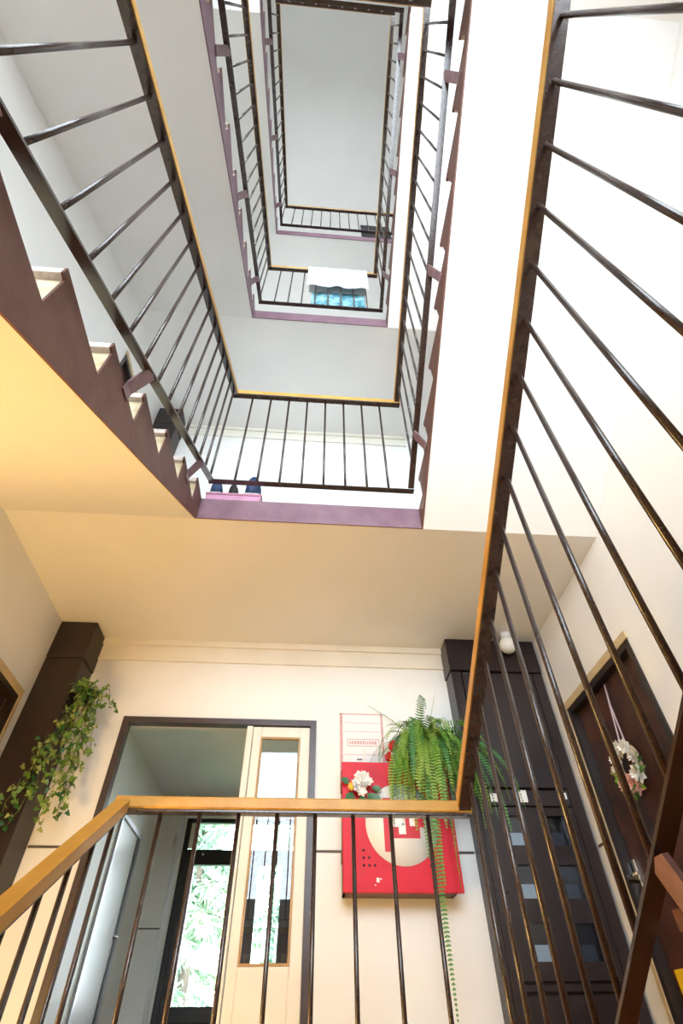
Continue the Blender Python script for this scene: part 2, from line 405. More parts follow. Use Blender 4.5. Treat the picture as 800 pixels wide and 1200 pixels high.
# ------------------------------------------------------------------ corner pillar (left) and meter cupboard (right)
def pillar(z, label):
    T = thing('corner_pillar', label, 'pillar')
    MB().cbox(XL+0.002, -1.475, 1.14, YF-0.001, z, z+2.36, 0.004).build('shaft', 'dark_wood', T)
    MB().cbox(XL+0.002, -1.468, 1.133, YF-0.001, z+2.362, z+H-SL-0.002, 0.004).build('head_box', 'dark_wood', T)
    base_at(T, (-1.6, 1.25, z))
pillar(0, 'dark brown boxed corner pillar with ivy trailing down its edge')
pillar(H, 'dark brown boxed corner pillar on the landing above, behind the saw-tooth flight')

T = thing('meter_cupboard', 'tall dark plum electric meter cupboard with six small glass ports', 'cupboard')
cx0, cx1, cy = 1.045, 1.705, 1.20
MB().box(cx0+0.02, cx1, cy+0.02, YF-.001, 0, 2.38).build('carcass', 'meter_paint', T)
MB().cbox(cx0, cx0+0.02, cy, YF-.001, 0, 2.38, .003).build('side_panel', 'meter_paint', T)
MB().cbox(cx0-0.008, cx1, cy-0.012, YF-.001, 2.384, H-SL-0.002, 0.004).build('head_box', 'meter_paint', T)
MB().cbox(cx0+.02, 1.115, cy, cy+.02, 0, 2.38, .003).build('stile', 'meter_paint', T)
MB().cbox(1.635, cx1, cy, cy+.02, 0, 2.38, .003).build('stile', 'meter_paint', T)
for z0, z1 in ((1.615, 2.375), (1.515, 1.605)):
    MB().cbox(1.12, 1.63, cy-.004, cy+.02, z0, z1, .004).build('door', 'meter_paint', T)
MB().cbox(1.12, 1.63, cy-.004, cy+.02, .712, .742, .004).build('rail', 'meter_paint', T)
MB().cbox(1.12, 1.63, cy-.004, cy+.02, .02, .704, .004).build('door', 'meter_paint', T)
# middle door with six ports
PZ = (1.39, 1.148, 0.897); PX = (1.26, 1.50); hw, hh = .055, .075
md = MB()
def grid_panel(mb, xs, zs, holes, y0, y1):
    for i in range(len(xs)-1):
        for j in range(len(zs)-1):
            if (i, j) in holes: continue
            mb.box(xs[i], xs[i+1], y0, y1, zs[j], zs[j+1])
xs = [1.12]+[v for p in PX for v in (p-hw, p+hw)]+[1.63]; zs = [.752]+[v for p in sorted(PZ) for v in (p-hh, p+hh)]+[1.507]
grid_panel(md, xs, zs, {(i, j) for i in (1, 3) for j in (1, 3, 5)}, cy-.004, cy+.016)
md.build('door', 'meter_paint', T)
for px in PX:
    for pz in PZ:
        g = MB().box(px-hw, px+hw, cy+.008, cy+.012, pz-hh, pz+hh).build('port_glass', 'glass_dark', T)
        MB().box(px-hw+.02, px+hw-.02, cy+.013, cy+.02, pz-hh, pz-.01).build('port_plate', 'paper' if px < 1.4 else 'meter_side', T)  # plate across the lower half of each port: pale left column, grey right
MB().box(1.29, 1.37, cy-.007, cy-.004, 1.535, 1.60).build('label_sticker', 'paper', T)
MB().box(1.575, 1.615, cy-.007, cy-.004, 1.555, 1.59).build('label_sticker', 'paper', T)
MB().box(1.145, 1.20, cy-.007, cy-.004, 1.535, 1.58).build('label_sticker', 'paper', T)
for z in (1.9, 1.1, .5): MB().lathe((1.13, cy-.005, z), [(.008, -.006), (.008, .004)], 10, 'y').build('lock', 'black_alu', T)
base_at(T, (1.37, 1.28, 0))

# ceiling globe near the cupboard
T = thing('ceiling_globe', 'round white opal ceiling globe before the meter cupboard top', 'lamp')
MB().ball((1.47, 1.10, 2.545), 0.062, 20).build('globe', 'opal', T)
MB().lathe((1.47, 1.10, 2.595), [(.035, 0), (.04, .045)], 16).build('ceiling_mount', 'white_gloss', T)
base_at(T, (1.47, 1.10, 2.64))

# warm globe lamp on the left wall above the flight the photographer stands on
def wall_globe(z, label, mt):
    T = thing('wall_lamp_left_offscreen', label, 'lamp')
    MB().ball((-1.42, -0.60, z), 0.10, 20).build('globe_offscreen', mt, T)
    MB().lathe((-1.72, -0.60, z), [(.05, 0), (.05, .03), (.02, .035), (.02, .22)], 16, 'x').build('wall_arm', 'white_gloss', T)
    base_at(T, (-1.72, -0.60, z))
wall_globe(0.35, 'lit warm globe lamp on the wall beside the lowest flight', 'warm_globe')

# ------------------------------------------------------------------ apartment doors
def apartment_door(name, side, z, handle=True):
    """side -1 left wall, +1 right wall; opening y .20-1.03"""
    X = XL if side < 0 else XR; s = side
    T = bpy.data.objects.new(name, None); COL.objects.link(T); struct(T)
    y0, y1, zt = 0.20, 1.03, z+2.03
    m = MB()
    for a, b, c, d in ((y0, y0+.035, z, zt), (y1-.035, y1, z, zt), (y0+.035, y1-.035, zt-.035, zt)):
        m.box(X-s*0.008, X+s*.10, a, b, c, d)
    m.build('door_frame', 'door_frame', T)
    m = MB().box(X-s*0.014, X, y0-.012, y1+.03, zt, zt+.045)
    m.box(X-s*0.012, X, y1, y1+.03, z, zt)
    m.build('architrave', 'architrave_tan', T)
    MB().cbox(X+s*.04, X+s*.085, y0+.036, y1-.036, z+.005, zt-.036, .003).build('door_leaf', 'door_wood', T)
    if handle:
        h = MB().cbox(X+s*.03, X+s*.04, .955, .985, z+.98, z+1.20, .003)
        h.tube([(X+s*.035, .97, z+1.12), (X-s*.02, .97, z+1.12), (X-s*.028, .955, z+1.12), (X-s*.028, .85, z+1.12)], .009, 8)
        h.build('door_handle', 'chrome', T)
    base_at(T, (X, .6, z)); return T
apartment_door('door_2', 1, 0); apartment_door('door_3', -1, 0); apartment_door('door_4', -1, H); apartment_door('door_5', 1, H)

# yellow warning plate low on the wreath door
T = thing('warning_plate', 'yellow warning plate with black triangle low on the wreath door', 'sign')
X = XR+.0395
MB().cbox(X-.003, X, .84, .96, .64, .77, .001).build('plate', 'yellow_sign', T)
m = MB(); tri = [(.855, .66), (.945, .66), (.90, .75)]; tri2 = [(.872, .669), (.928, .669), (.90, .728)]
for i in range(3):
    j = (i+1) % 3
    m.add([(X-.0035, *tri[i]), (X-.0035, *tri[j]), (X-.0035, *tri2[j]), (X-.0035, *tri2[i])], [(0, 1, 2, 3)])
m.build('triangle', 'black', T)
base_at(T, (X, .9, .64))

# ------------------------------------------------------------------ wreath on the right door
def flower(m, c, r, nrm, n=7, layers=3):
    c = Vector(c); nrm = Vector(nrm).normalized(); a = nrm.orthogonal().normalized(); b = nrm.cross(a)
    for L in range(layers):
        rr = r*(1-.28*L)
        for k in range(n):
            t = 2*math.pi*(k+.5*L)/n; d = a*math.cos(t)+b*math.sin(t); sd = nrm.cross(d)
            lift = nrm*r*(.12+.3*L)
            m.add([c+lift*.4, c+d*rr*.6+sd*rr*.34+lift, c+d*rr+lift*1.3, c+d*rr*.6-sd*rr*.34+lift], [(0, 1, 2, 3)], True)
def blade(m, p, d, nrm, L, Wd):
    p = Vector(p); d = Vector(d).normalized(); s = d.cross(Vector(nrm)).normalized()
    nn = s.cross(d).normalized()
    m.add([p, p+d*L*.35+s*Wd+nn*L*.05, p+d*L*.7+s*Wd*.75+nn*L*.05, p+d*L, p+d*L*.7-s*Wd*.75+nn*L*.05, p+d*L*.35-s*Wd+nn*L*.05], [(0, 1, 2, 3), (0, 3, 4, 5)], True)
T = thing('door_wreath', 'flower wreath with pink and white blooms on a lilac ribbon', 'wreath')
wc = Vector((XR+.012, .635, 1.545)); R = .092
ring = [wc+Vector((0, R*math.cos(t), R*math.sin(t))) for t in [2*math.pi*i/28 for i in range(29)]]
MB().tube(ring, .013, 8).build('twig_ring', 'twig', T)
m = MB()
for dy in (-.012, .012):
    a = Vector((XR+.036, .612, 1.99)); b = wc+Vector((.005, dy*2.2, R)); 
    mid = (a+b)/2+Vector((0, -dy*.8, .05)); pts = [a, mid, b]
    for i in range(2):
        p, q = pts[i], pts[i+1]
        m.add([p+Vector((0, -.006, 0)), p+Vector((0, .006, 0)), q+Vector((0, .006, 0)), q+Vector((0, -.006, 0)),
               p+Vector((.002, -.006, 0)), p+Vector((.002, .006, 0)), q+Vector((.002, .006, 0)), q+Vector((.002, -.006, 0))], [(3, 2, 1, 0), (4, 5, 6, 7), (0, 1, 5, 4), (2, 3, 7, 6)])
m.build('ribbon', 'ribbon', T)
rnd = random.Random(3)
for i, (ang, mt, rr) in enumerate([(2.1, 'petal_white', .045), (1.4, 'petal_white', .05), (.7, 'petal_white', .045), (.2, 'petal_white', .04), (-1.0, 'petal_pink', .055), (-1.7, 'petal_pink', .06), (-2.4, 'petal_white', .05), (3.0, 'petal_white', .04), (-.6, 'petal_pink', .04)]):
    m = MB(); c = wc+Vector((-.015, R*math.cos(ang), R*math.sin(ang))); flower(m, c, rr, (-1, rnd.uniform(-.3, .3), -.25)); m.build('bloom', mt, T)
for i in range(26):
    ang = rnd.choice([-.4, -.2, -1.3, -2.0, -2.7, 3.3, .1])+rnd.uniform(-.3, .3)
    p = wc+Vector((-.012, R*math.cos(ang), R*math.sin(ang))); d = Vector((rnd.uniform(-.6, .1), math.cos(ang)+rnd.uniform(-.6, .6), math.sin(ang)+rnd.uniform(-.6, .6)))
    m = MB(); blade(m, p, d, (-1, 0, 0), rnd.uniform(.05, .09), .014); m.build('leaf', rnd.choice(['fern_green', 'leaf_dark', 'ivy_light']), T)
base_at(T, wc)

# ------------------------------------------------------------------ front doorway with the cream leaf
T = bpy.data.objects.new('door_1', None); COL.objects.link(T); struct(T)
y0, y1 = YF-.015, YF+.05
MB().box(-1.165, -1.125, y0, y1, 0, 2.065).build('door_frame', 'frame_plum', T)
MB().box(0.065, 0.105, y0, y1, 0, 2.065).build('door_frame', 'frame_plum', T)
MB().box(-1.125, 0.065, y0, y1, 2.028, 2.065).build('door_frame', 'frame_plum', T)
L = bpy.data.objects.new('door_leaf', None); COL.objects.link(L); L.parent = T
ya, yb = YF+.005, YF+.045
for (a, b, c, d) in ((-.31, -.255, 0.01, 2.024), (.0, .0655, .01, 2.024), (-.255, 0, 1.955, 2.024), (-.255, 0, .01, .825)):
    MB().cbox(a, b, ya, yb, c, d, .004).build('leaf_rail', 'leaf_cream', L)
MB().cbox(-.352, -.312, ya-.012, yb, .01, 2.024, .004).build('meeting_stile', 'leaf_cream', L)
m = MB()
for (a, b, c, d) in ((-.255, -.245, .825, 1.955), (-.010, 0, .825, 1.955), (-.245, -.010, 1.945, 1.955), (-.245, -.010, .825, .835)):
    m.box(a, b, ya-.003, ya+.018, c, d)
m.build('glazing_bead', 'bead_wood', L)
MB().box(-.246, -.009, ya+.016, ya+.020, .834, 1.946).build('pane', 'glass', L)
base_at(T, (-.5, YF, 0))

# ------------------------------------------------------------------ vestibule beyond the doorway
VX0, VX1, VY0, VY1, VZ = -1.6, 0.9, YF+.15, 4.75, 2.64
panel_wall('wall_vestibule_left', 'x', VX0, VX0-.12, VY0, VY1, 0, VZ, [(3.34, 4.16, 0, 2.08)], 'wall_paint')
panel_wall('wall_vestibule_right', 'x', VX1, VX1+.12, VY0, VY1, 0, VZ, [], 'wall_paint')
panel_wall('wall_vestibule_end', 'y', VY1, VY1+.15, VX0-.12, VX1+.12, 0, VZ, [(-1.26, .42, 0, 2.42)], 'wall_paint')
struct(MB().box(VX0-.12, VX1+.12, VY0, VY1+.15, VZ, VZ+.15).build('ceiling_vestibule', 'ceiling_paint'))
struct(MB().box(VX0-.12, VX1+.12, VY0, VY1+.15, -.15, 0).build('floor_vestibule', 'floor_stone'))
struct(MB().box(VX0, -1.33, VY1-.003, VY1+.01, 1.403, 1.415).build('trim_5', 'joint_dark'))
struct(MB().box(VX0-.01, VX0+.003, 4.17, VY1, 1.403, 1.411).build('trim_6', 'cream_trim'))
# white side door
T = bpy.data.objects.new('door_6', None); COL.objects.link(T); struct(T)
m = MB()
for (a, b, c, d) in ((3.34, 3.38, 0, 2.08), (4.12, 4.16, 0, 2.08), (3.38, 4.12, 2.04, 2.08)): m.box(VX0-.1, VX0+.02, a, b, c, d)
m.build('door_frame', 'grey_alu', T)
MB().box(VX0-.06, VX0+.012, 4.05, 4.12, .01, 2.04).build('gasket', 'black_alu', T)
MB().cbox(VX0-.05, VX0+.006, 3.385, 4.05, .01, 2.035, .004).build('door_leaf', 'white_gloss', T)
m = MB().cbox(VX0+.006, VX0+.014, 4.00, 4.03, 1.12, 1.34, .002); m.tube([(VX0+.01, 4.015, 1.25), (VX0+.055, 4.015, 1.25), (VX0+.06, 3.90, 1.25)], .009, 8); m.build('door_handle', 'chrome', T)
base_at(T, (VX0, 3.75, 0))
# black glazing
T = bpy.data.objects.new('window_1', None); COL.objects.link(T); struct(T)
fy0, fy1 = VY1+.02, VY1+.09
def frame_box(a, b, c, d, nm='frame_bar'): MB().cbox(a, b, fy0, fy1, c, d, .004).build(nm, 'black_alu', T)
for (a, b) in ((-1.26, -1.20), (-.60, -.50), (-.02, .04), (.36, .42)): frame_box(a, b, 0, 2.42)
for (a, b) in ((-1.20, -.60), (-.50, -.02), (.04, .36)):
    frame_box(a, b, 2.375, 2.42); frame_box(a, b, 2.02, 2.11)
    i0, i1 = (a+.10, b-.09) if a < -1 else ((a+.11, b-.115) if a < -.3 else (a+.06, b-.06))
    frame_box(a, i0, .10, 2.02, 'sash_stile'); frame_box(i1, b, .10, 2.02, 'sash_stile')
    frame_box(i0, i1, 1.965, 2.02, 'sash_rail'); frame_box(i0, i1, .72, .835, 'sash_rail'); frame_box(a, b, 0, .10)
    frame_box(i0, i1, .10, .72, 'lower_panel')
    MB().box(i0, i1, VY1+.05, VY1+.056, .835, 1.965).build('pane', 'glass_green', T)
    MB().box(a, b, VY1+.05, VY1+.056, 2.11, 2.375).build('pane', 'glass_green', T)
MB().box(-1.20, -1.115, fy0-.003, fy0+.01, 2.12, 2.37).build('shade_strip', 'vest_wall', T)
MB().lathe((-1.02, fy0, 2.06), [(.012, -.02), (.012, .0)], 10, 'y').build('latch', 'chrome', T)
base_at(T, (-.4, VY1, 0))
# white downpipe and little box beside the glazing
T = thing('white_pipe', 'thin white heating pipe running up beside the black glazed door', 'pipe')
MB().tube([(-1.305, VY1-.03, 0), (-1.305, VY1-.03, VZ)], .025, 14).build('pipe', 'white_gloss', T)
for z in (.4, 1.7): MB().box(-1.34, -1.27, VY1-.012, VY1, z, z+.03).build('pipe_clip', 'white_gloss', T)
base_at(T, (-1.305, VY1-.03, 0))
T = thing('wall_switch_box', 'small white wall box beside the heating pipe', 'box')
MB().cbox(-1.375, -1.34, VY1-.03, VY1, 2.09, 2.26, .004).build('housing', 'white_gloss', T)
MB().cbox(-1.368, -1.347, VY1-.035, VY1-.03, 2.11, 2.24, .002).build('cover', 'vest_wall', T)
base_at(T, (-1.357, VY1, 2.09))

# ------------------------------------------------------------------ red hose cabinet
hx0, hx1, hy, hz0, hz1 = .262, .905, 1.20, 1.095, 1.748
T = thing('hose_cabinet', 'red fire hose cabinet with white round emblem', 'cabinet')
m = MB(); t = .012
m.box(hx0+.006, hx1-.03, YF-.012, YF-.001, hz0+.004, hz1-.004)
m.box(hx0+.006, hx0+.006+t, hy+.014, YF-.001, hz0+.004, hz1-.004).box(hx1-.03-t, hx1-.03, hy+.014, YF-.001, hz0+.004, hz1-.004)
m.box(hx0+.006, hx1-.03, hy+.014, YF-.001, hz0+.004, hz0+.004+t).box(hx0+.006, hx1-.03, hy+.014, YF-.001, hz1-.004-t, hz1-.004)
m.build('body', 'hose_back', T)
D = MB().cbox(hx0, hx1, hy, hy+.014, hz0, hz1, .003).build('door', 'hose_red', T)
dc = (.60, 1.418); N = 56
m = MB(); m.lathe((dc[0], hy, dc[1]), [(.207, -.0012), (.207, 0)], N, 'y'); m.build('emblem_disc', 'sign_white', D)
# hose pictogram: post, nozzle arm, hose end
m = MB(); yy0, yy1 = hy-.0022, hy-.0012
for (a, b, c, d) in ((-.105, -.055, -.14, .13), (-.055, .10, -.075, -.02), (.02, .13, -.02, .05), (-.13, -.105, .05, .085)): m.box(dc[0]+a, dc[0]+b, yy0, yy1, dc[1]+c, dc[1]+d)
m.build('hydrant_symbol', 'sign_red', D)
m = MB()
for (a, b, c, d) in ((-.02, .02, -.055, .0), (.045, .075, -.015, .03), (.0, .012, -.01, .035)): m.box(dc[0]+a, dc[0]+b, hy-.0030, yy0, dc[1]+c, dc[1]+d)
m.build('symbol_mark', 'sign_white', D)
m = MB()
for (px, pz) in ((.375, 1.285), (.375, 1.25), (.375, 1.215), (.405, 1.25), (.405, 1.215), (.435, 1.215), (.80, 1.285), (.80, 1.25), (.80, 1.215), (.77, 1.215), (.74, 1.215), (.77, 1.25)):
    m.lathe((px, hy, pz), [(.0065, -.0012), (.0065, .0)], 10, 'y')
m.build('vent_hole', 'black', D)
m = MB()
for (a, b, c, d) in ((.44, .455, 1.14, 1.16), (.46, .468, 1.152, 1.158), (.43, .436, 1.125, 1.131)): m.box(a, b, hy-.001, hy, c, d)
m.build('paint_chip', 'sign_white', D)
for z in (1.25, 1.6): MB().tube([(hx0-.004, hy+.008, z-.03), (hx0-.004, hy+.008, z+.03)], .006, 8).build('hinge', 'hose_back', T)
MB().cbox(hx1-.035, hx1-.015, hy-.012, hy, 1.40, 1.46, .002).build('latch', 'hose_back', T)
base_at(T, (.58, 1.28, hz0))

# wall notice behind the cabinet
T = thing('wall_notice', 'pale paper notice with pinkish border on the wall above the hose cabinet', 'notice')
nx0, nx1, nz0, nz1 = .262, .555, 1.62, 2.125
MB().box(nx0, nx1, YF-.003, YF-.0005, nz0, nz1).build('sheet', 'paper', T)
m = MB(); yb = YF-.0036; ye = YF-.003
for (a, b, c, d) in ((nx0, nx1, nz1-.008, nz1), (nx0, nx0+.02, nz0, nz1), (nx1-.014, nx1, nz0, nz1), (nx0+.05, nx1-.03, 1.948, 1.953), (nx0+.05, nx1-.03, 1.905, 1.910), (nx0+.05, nx0+.055, 1.905, 1.953), (nx1-.035, nx1-.03, 1.905, 1.953)): m.box(a, b, yb, ye, c, d)
for z in (2.06, 2.0, 1.85, 1.79): m.box(nx0+.03, nx1-.02, yb, ye, z, z+.003)
m.build('border', 'paper_pink', T)
rnd = random.Random(5); m = MB()
x = nx0+.065
while x < nx1-.05:
    wd = rnd.uniform(.006, .014); m.box(x, x+wd, yb, ye, 1.918, 1.940); x += wd+.005
m.build('lettering', 'paper_pink', T)
MB().box(nx0+.155, nx0+.168, yb-.001, ye, 1.75, 1.885).build('strip', 'leaf_cream', T)
MB().box(nx0+.11, nx0+.145, yb-.001, ye, 1.818, 1.826).build('mark', 'joint_dark', T)
base_at(T, (.4, YF, nz0))

# little red toy figure on the cabinet
T = thing('red_figurine', 'small red figurine with white heart sitting on the hose cabinet', 'figurine')
fx, fy, fz = .595, 1.235, hz1
MB().lathe((fx, fy, fz), [(.036, 0), (.043, .02), (.038, .06), (.022, .085), (.012, .09)], 16).build('body', 'sign_red', T)
MB().ball((fx, fy, fz+.115), .034, 14).build('head', 'sign_red', T)
for s in (-1, 1):
    MB().tube([(fx+s*.03, fy, fz+.07), (fx+s*.05, fy-.01, fz+.045), (fx+s*.048, fy-.02, fz+.02)], .012, 8).build('arm', 'sign_red', T)
    MB().ball((fx+s*.022, fy-.03, fz+.012), .018, 10).build('foot', 'sign_red', T)
m = MB()
m.ball((fx-.012, fy-.043, fz+.05), .015, 10, (1, .4, 1)).ball((fx+.012, fy-.043, fz+.05), .015, 10, (1, .4, 1)).ball((fx, fy-.043, fz+.036), .013, 10, (1, .4, 1))
m.build('white_heart', 'petal_white', T)
base_at(T, (fx, fy, fz))

# white flower spray on the cabinet front
T = thing('flower_spray', 'white artificial flower with dark leaves fixed on the hose cabinet', 'flower')
fc = Vector((.375, hy-.035, 1.615))
m = MB(); 
for i in range(16):
    a = rnd.uniform(0, 6.28); q = rnd.uniform(0, .045); flower(m, fc+Vector((q*math.cos(a), rnd.uniform(-.02, .0), q*math.sin(a))), .034, (rnd.uniform(-.6, .6), -1, rnd.uniform(-.6, .6)), 6, 2)
m.build('bloom', 'petal_white', T)
m = MB(); flower(m, fc+Vector((-.06, -.005, -.02)), .026, (-.3, -1, 0), 8, 2); m.build('bloom', 'petal_yellow', T)
for (dx, dz, ang, L_, W_) in ((.03, -.05, -.75, .13, .038), (-.055, -.04, -2.0, .09, .028), (.0, -.055, -1.5, .09, .026), (-.07, .0, 2.6, .06, .02), (.06, -.02, -.2, .06, .02)):
    m = MB(); blade(m, fc+Vector((dx, .012, dz)), (math.cos(ang), -.15, math.sin(ang)), (0, -1, .1), L_, W_); m.build('leaf', 'leaf_dark', T)
MB().tube([fc+Vector((0, .005, 0)), fc+Vector((0, .034, -.03))], .004, 6).build('stalk', 'stem', T)
base_at(T, fc+Vector((0, .035, 0)))

# ------------------------------------------------------------------ fern in a white pot on the cabinet
T = thing('potted_fern', 'large trailing fern in a white and blue pot on the hose cabinet', 'plant')
pc = Vector((.80, 1.268, hz1))
MB().lathe(pc, [(.060, 0), (.065, .004), (.078, .07), (.082, .075), (.082, .09), (.074, .09), (.07, .07)], 24).build('pot', 'pot_white', T)
m = MB()
for k in range(10):
    t = 2*math.pi*k/10; a = Vector((math.cos(t), math.sin(t), 0)); b = Vector((-math.sin(t), math.cos(t), 0))
    p = pc+a*.0735+Vector((0, 0, .038)); m.add([p-b*.01-Vector((0, 0, .02))-a*.003, p+b*.01-Vector((0, 0, .02))-a*.003, p+b*.012+Vector((0, 0, .02))+a*.004, p-b*.012+Vector((0, 0, .02))+a*.004], [(0, 1, 2, 3)])
m.build('pot_pattern', 'pot_blue', T)
def frond(p, az, el, L, droop, mt, pin=.035, wob=0.0, n=None, floor_y=None):
    n = n or max(12, int(L/.017)); d = Vector((math.cos(az)*math.cos(el), math.sin(az)*math.cos(el), math.sin(el))); p = Vector(p); ds = L/n
    pts = [p.copy()]; dirs = [d.copy()]
    for i in range(n):
        d = (d+Vector((rnd.uniform(-wob, wob), rnd.uniform(-wob, wob), -droop*ds*(0.4+1.2*i/n)*10))).normalized()
        p = p+d*ds
        if p.y > YF-.02: p.y = YF-.02
        if p.x > cx0-.01 and p.y > cy-.02: p.y = cy-.02
        if hx0 < p.x < hx1 and p.z < hz1 and p.y > hy-.015: p.y = hy-.015
        pts.append(p.copy()); dirs.append(d.copy())
    m = MB(); m.tube(pts[::2]+([pts[-1]] if n % 2 else []), .0016, 4, False, .0006)
    ref = Vector((-math.sin(az), math.cos(az), 0)); tw = rnd.uniform(-.7, .7)
    for i in range(2, n+1):
        d = dirs[i]; s = ref-d*ref.dot(d)
        if s.length < .1: s = Vector((1, 0, 0))
        s.normalize(); s = (s*math.cos(tw)+s.cross(d)*math.sin(tw)).normalized(); nn = s.cross(d)
        f = i/n; ln = pin*min(1, f*5)*(1-.82*f**2.2); wd = ds*.30
        for sg in (-1, 1):
            q = pts[i]; tip = q+s*sg*ln+d*ln*.25+nn*rnd.uniform(-.25, .15)*ln; mid = q+s*sg*ln*.45+d*ln*.08
            m.add([q-d*wd*.6, mid-d*wd, tip, mid+d*wd*1.1, q+d*wd*.6], [(0, 1, 2, 3, 4)])
    return m.build('frond', [mt, 'stem'][:1], T)
top = pc+Vector((0, 0, .09))
rnd = random.Random(11)
front = -math.pi/2
for i in range(150):
    az = front+rnd.uniform(-1.6, 1.7); el = rnd.uniform(.1, 1.25); L_ = rnd.choice([rnd.uniform(.28, .5), rnd.uniform(.4, .66)])
    frond(top+Vector((rnd.uniform(-.04, .04), rnd.uniform(-.04, .02), -.01)), az, el, L_, rnd.uniform(.6, 1.5), rnd.choice(['fern_green', 'fern_green', 'fern_dark']), rnd.uniform(.034, .046), .02)
for az, el, L_, dr in ((2.9, .95, .50, .16), (-.2, 1.3, .40, .03), (-1.6, 1.45, .30, .05), (3.05, .75, .46, .6), (-2.6, .9, .36, .5)):
    frond(top, az, el, L_, dr, 'fern_green', .022, .01)
# the long fronds that trail in front of the cabinet and the cupboard
for az, el, L_, dr in ((front-.25, .15, 1.30, 2.2), (front-.1, .2, .80, 2.2), (front+.35, .3, .85, 1.9), (front-.5, .3, .70, 2.0), (-.45, .45, .80, .42), (-.55, .5, .72, .50), (-.8, .4, .85, .55), (-.35, .5, .70, .40), (-.65, .3, .7, .6), (-.3, .6, .62, .5), (-.9, .3, .9, .7)):
    frond(top, az, el, L_, dr, rnd.choice(['fern_green', 'fern_dark']), .032, .015)
base_at(T, pc)

# ------------------------------------------------------------------ ivy trailing by the pillar
T = thing('trailing_ivy', 'green ivy trailing down beside the dark corner pillar', 'plant')
ip = Vector((-1.40, 1.27, 2.10))
MB().lathe(ip, [(.035, 0), (.05, .08), (.052, .085), (.046, .085), (.04, .05)], 16).build('wall_pot', 'shoe_black', T)
MB().box(-1.478, -1.43, 1.24, 1.30, 2.10, 2.18).build('pot_bracket', 'black_alu', T)
def ivy_leaf(mt, sz):
    pr = [(0, -.15), (.28, -.32), (.55, .0), (.30, .18), (.34, .48), (0, 1.0), (-.34, .48), (-.30, .18), (-.55, .0), (-.28, -.32)]
    m = MB(); vs = [(x*sz, abs(x)*sz*.25, y*sz) for x, y in pr]+[(0, -.0, .2*sz)]
    m.add(vs, [(10, i, (i+1) % 10) for i in range(10)], True); return m.mesh('leaf', mt)
LEAVES = [ivy_leaf('ivy_green', .026), ivy_leaf('ivy_green', .031), ivy_leaf('ivy_light', .027), ivy_leaf('ivy_light', .021), ivy_leaf('leaf_dark', .028)]
rnd = random.Random(21); nleaf = 0
vines = [(-1.42, 1.22, .78, -.02), (-1.40, 1.20, .62, .05), (-1.45, 1.14, .80, -.12), (-1.47, 1.10, .86, -.20), (-1.38, 1.24, .70, .06), (-1.40, 1.16, .50, .02), (-1.44, 1.18, .68, -.06), (-1.36, 1.22, .42, .08), (-1.43, 1.12, .55, -.16), (-1.37, 1.2, .74, .03), (-1.45, 1.2, .35, -.1), (-1.33, 1.25, .12, .12)]
for (vx, vy, vl, drift) in vines:
    p = ip+Vector((0, 0, .085)); n = int(vl/.045)+3; pts = [p.copy()]
    for i in range(n):
        f = (i+1)/n
        tgt = Vector((vx+.055+drift*max(0, f-.25), vy-.05*f, ip.z+.13*math.sin(min(1, f*3)*math.pi)*.5+.06-vl*f))
        q = tgt+Vector((rnd.uniform(-.012, .012), rnd.uniform(-.012, .012), 0)); 
        if q.y > 1.12: q.x = max(q.x, -1.455)
        else: q.y = min(q.y, 1.115)
        q.y = min(q.y, YF-.03); pts.append(q)
    MB().tube(pts, .0022, 5).build('vine', 'stem', T)
    for i in range(1, len(pts)):
        for k in range(3):
            c = pts[i]+Vector((rnd.uniform(-.035, .035), rnd.uniform(-.05, .0), rnd.uniform(-.03, .03)))
            if c.y > 1.12: c.x = max(c.x, -1.45)
            else: c.y = min(c.y, 1.11)
            o = link('leaf', rnd.choice(LEAVES), T, c); o.rotation_euler = (rnd.uniform(2.2, 4.2), rnd.uniform(-.8, .8), rnd.uniform(-1.2, 1.2)); nleaf += 1
base_at(T, ip)

# ------------------------------------------------------------------ things on the upper landings
T = thing('pink_box', 'low pink box at the landing edge under the blue shoes', 'box')
MB().cbox(-.64, -.31, .062, .32, H, H+.07, .004).build('tray', 'pink_box', T)
MB().cbox(-.645, -.305, .057, .325, H+.07, H+.085, .004).build('rim', 'pink_box', T)
base_at(T, (-.47, .18, H))
def shoe(name, label, loc, rz, mt, group=None, sc=1.0):
    T = thing(name, label, 'shoe', group)
    secs = [(-.12, .034, .125), (-.085, .042, .135), (-.03, .037, .10), (.03, .042, .062), (.08, .046, .046), (.12, .038, .034), (.14, .018, .02)]
    vs = []; fs = []; n = 10
    for (yy, hw_, hh_) in secs:
        for k in range(n):
            t = math.pi*k/(n-1); vs.append((hw_*math.cos(t)*sc, yy*sc, (.022+hh_*math.sin(t)**.7)*sc))
    for i in range(len(secs)-1):
        for k in range(n-1): fs.append((i*n+k, i*n+k+1, (i+1)*n+k+1, (i+1)*n+k))
        fs.append((i*n+n-1, i*n, (i+1)*n, (i+1)*n+n-1))
    fs.append(tuple(range(n))); fs.append(tuple((len(secs)-1)*n+k for k in reversed(range(n))))
    MB().add(vs, fs, True).build('upper', mt, T)
    vs = []; 
    for z in (0, .022):
        for (yy, hw_, _) in secs: vs.append((-hw_*1.06*sc, yy*sc, z*sc))
        for (yy, hw_, _) in reversed(secs): vs.append((hw_*1.06*sc, yy*sc, z*sc))
    k = len(secs)*2; MB().add(vs, [tuple(reversed(range(k))), tuple(range(k, 2*k))]+[(i, (i+1) % k, k+(i+1) % k, k+i) for i in range(k)]).build('sole', 'shoe_sole', T)
    MB().tube([(.03*sc, -.0*sc, .095*sc), (0, .02*sc, .09*sc), (-.03*sc, -.0*sc, .095*sc)], .005, 6).build('lace', 'shoe_sole', T)
    T.location = loc; T.rotation_euler = (0, 0, rz); return T
zz = H+.085
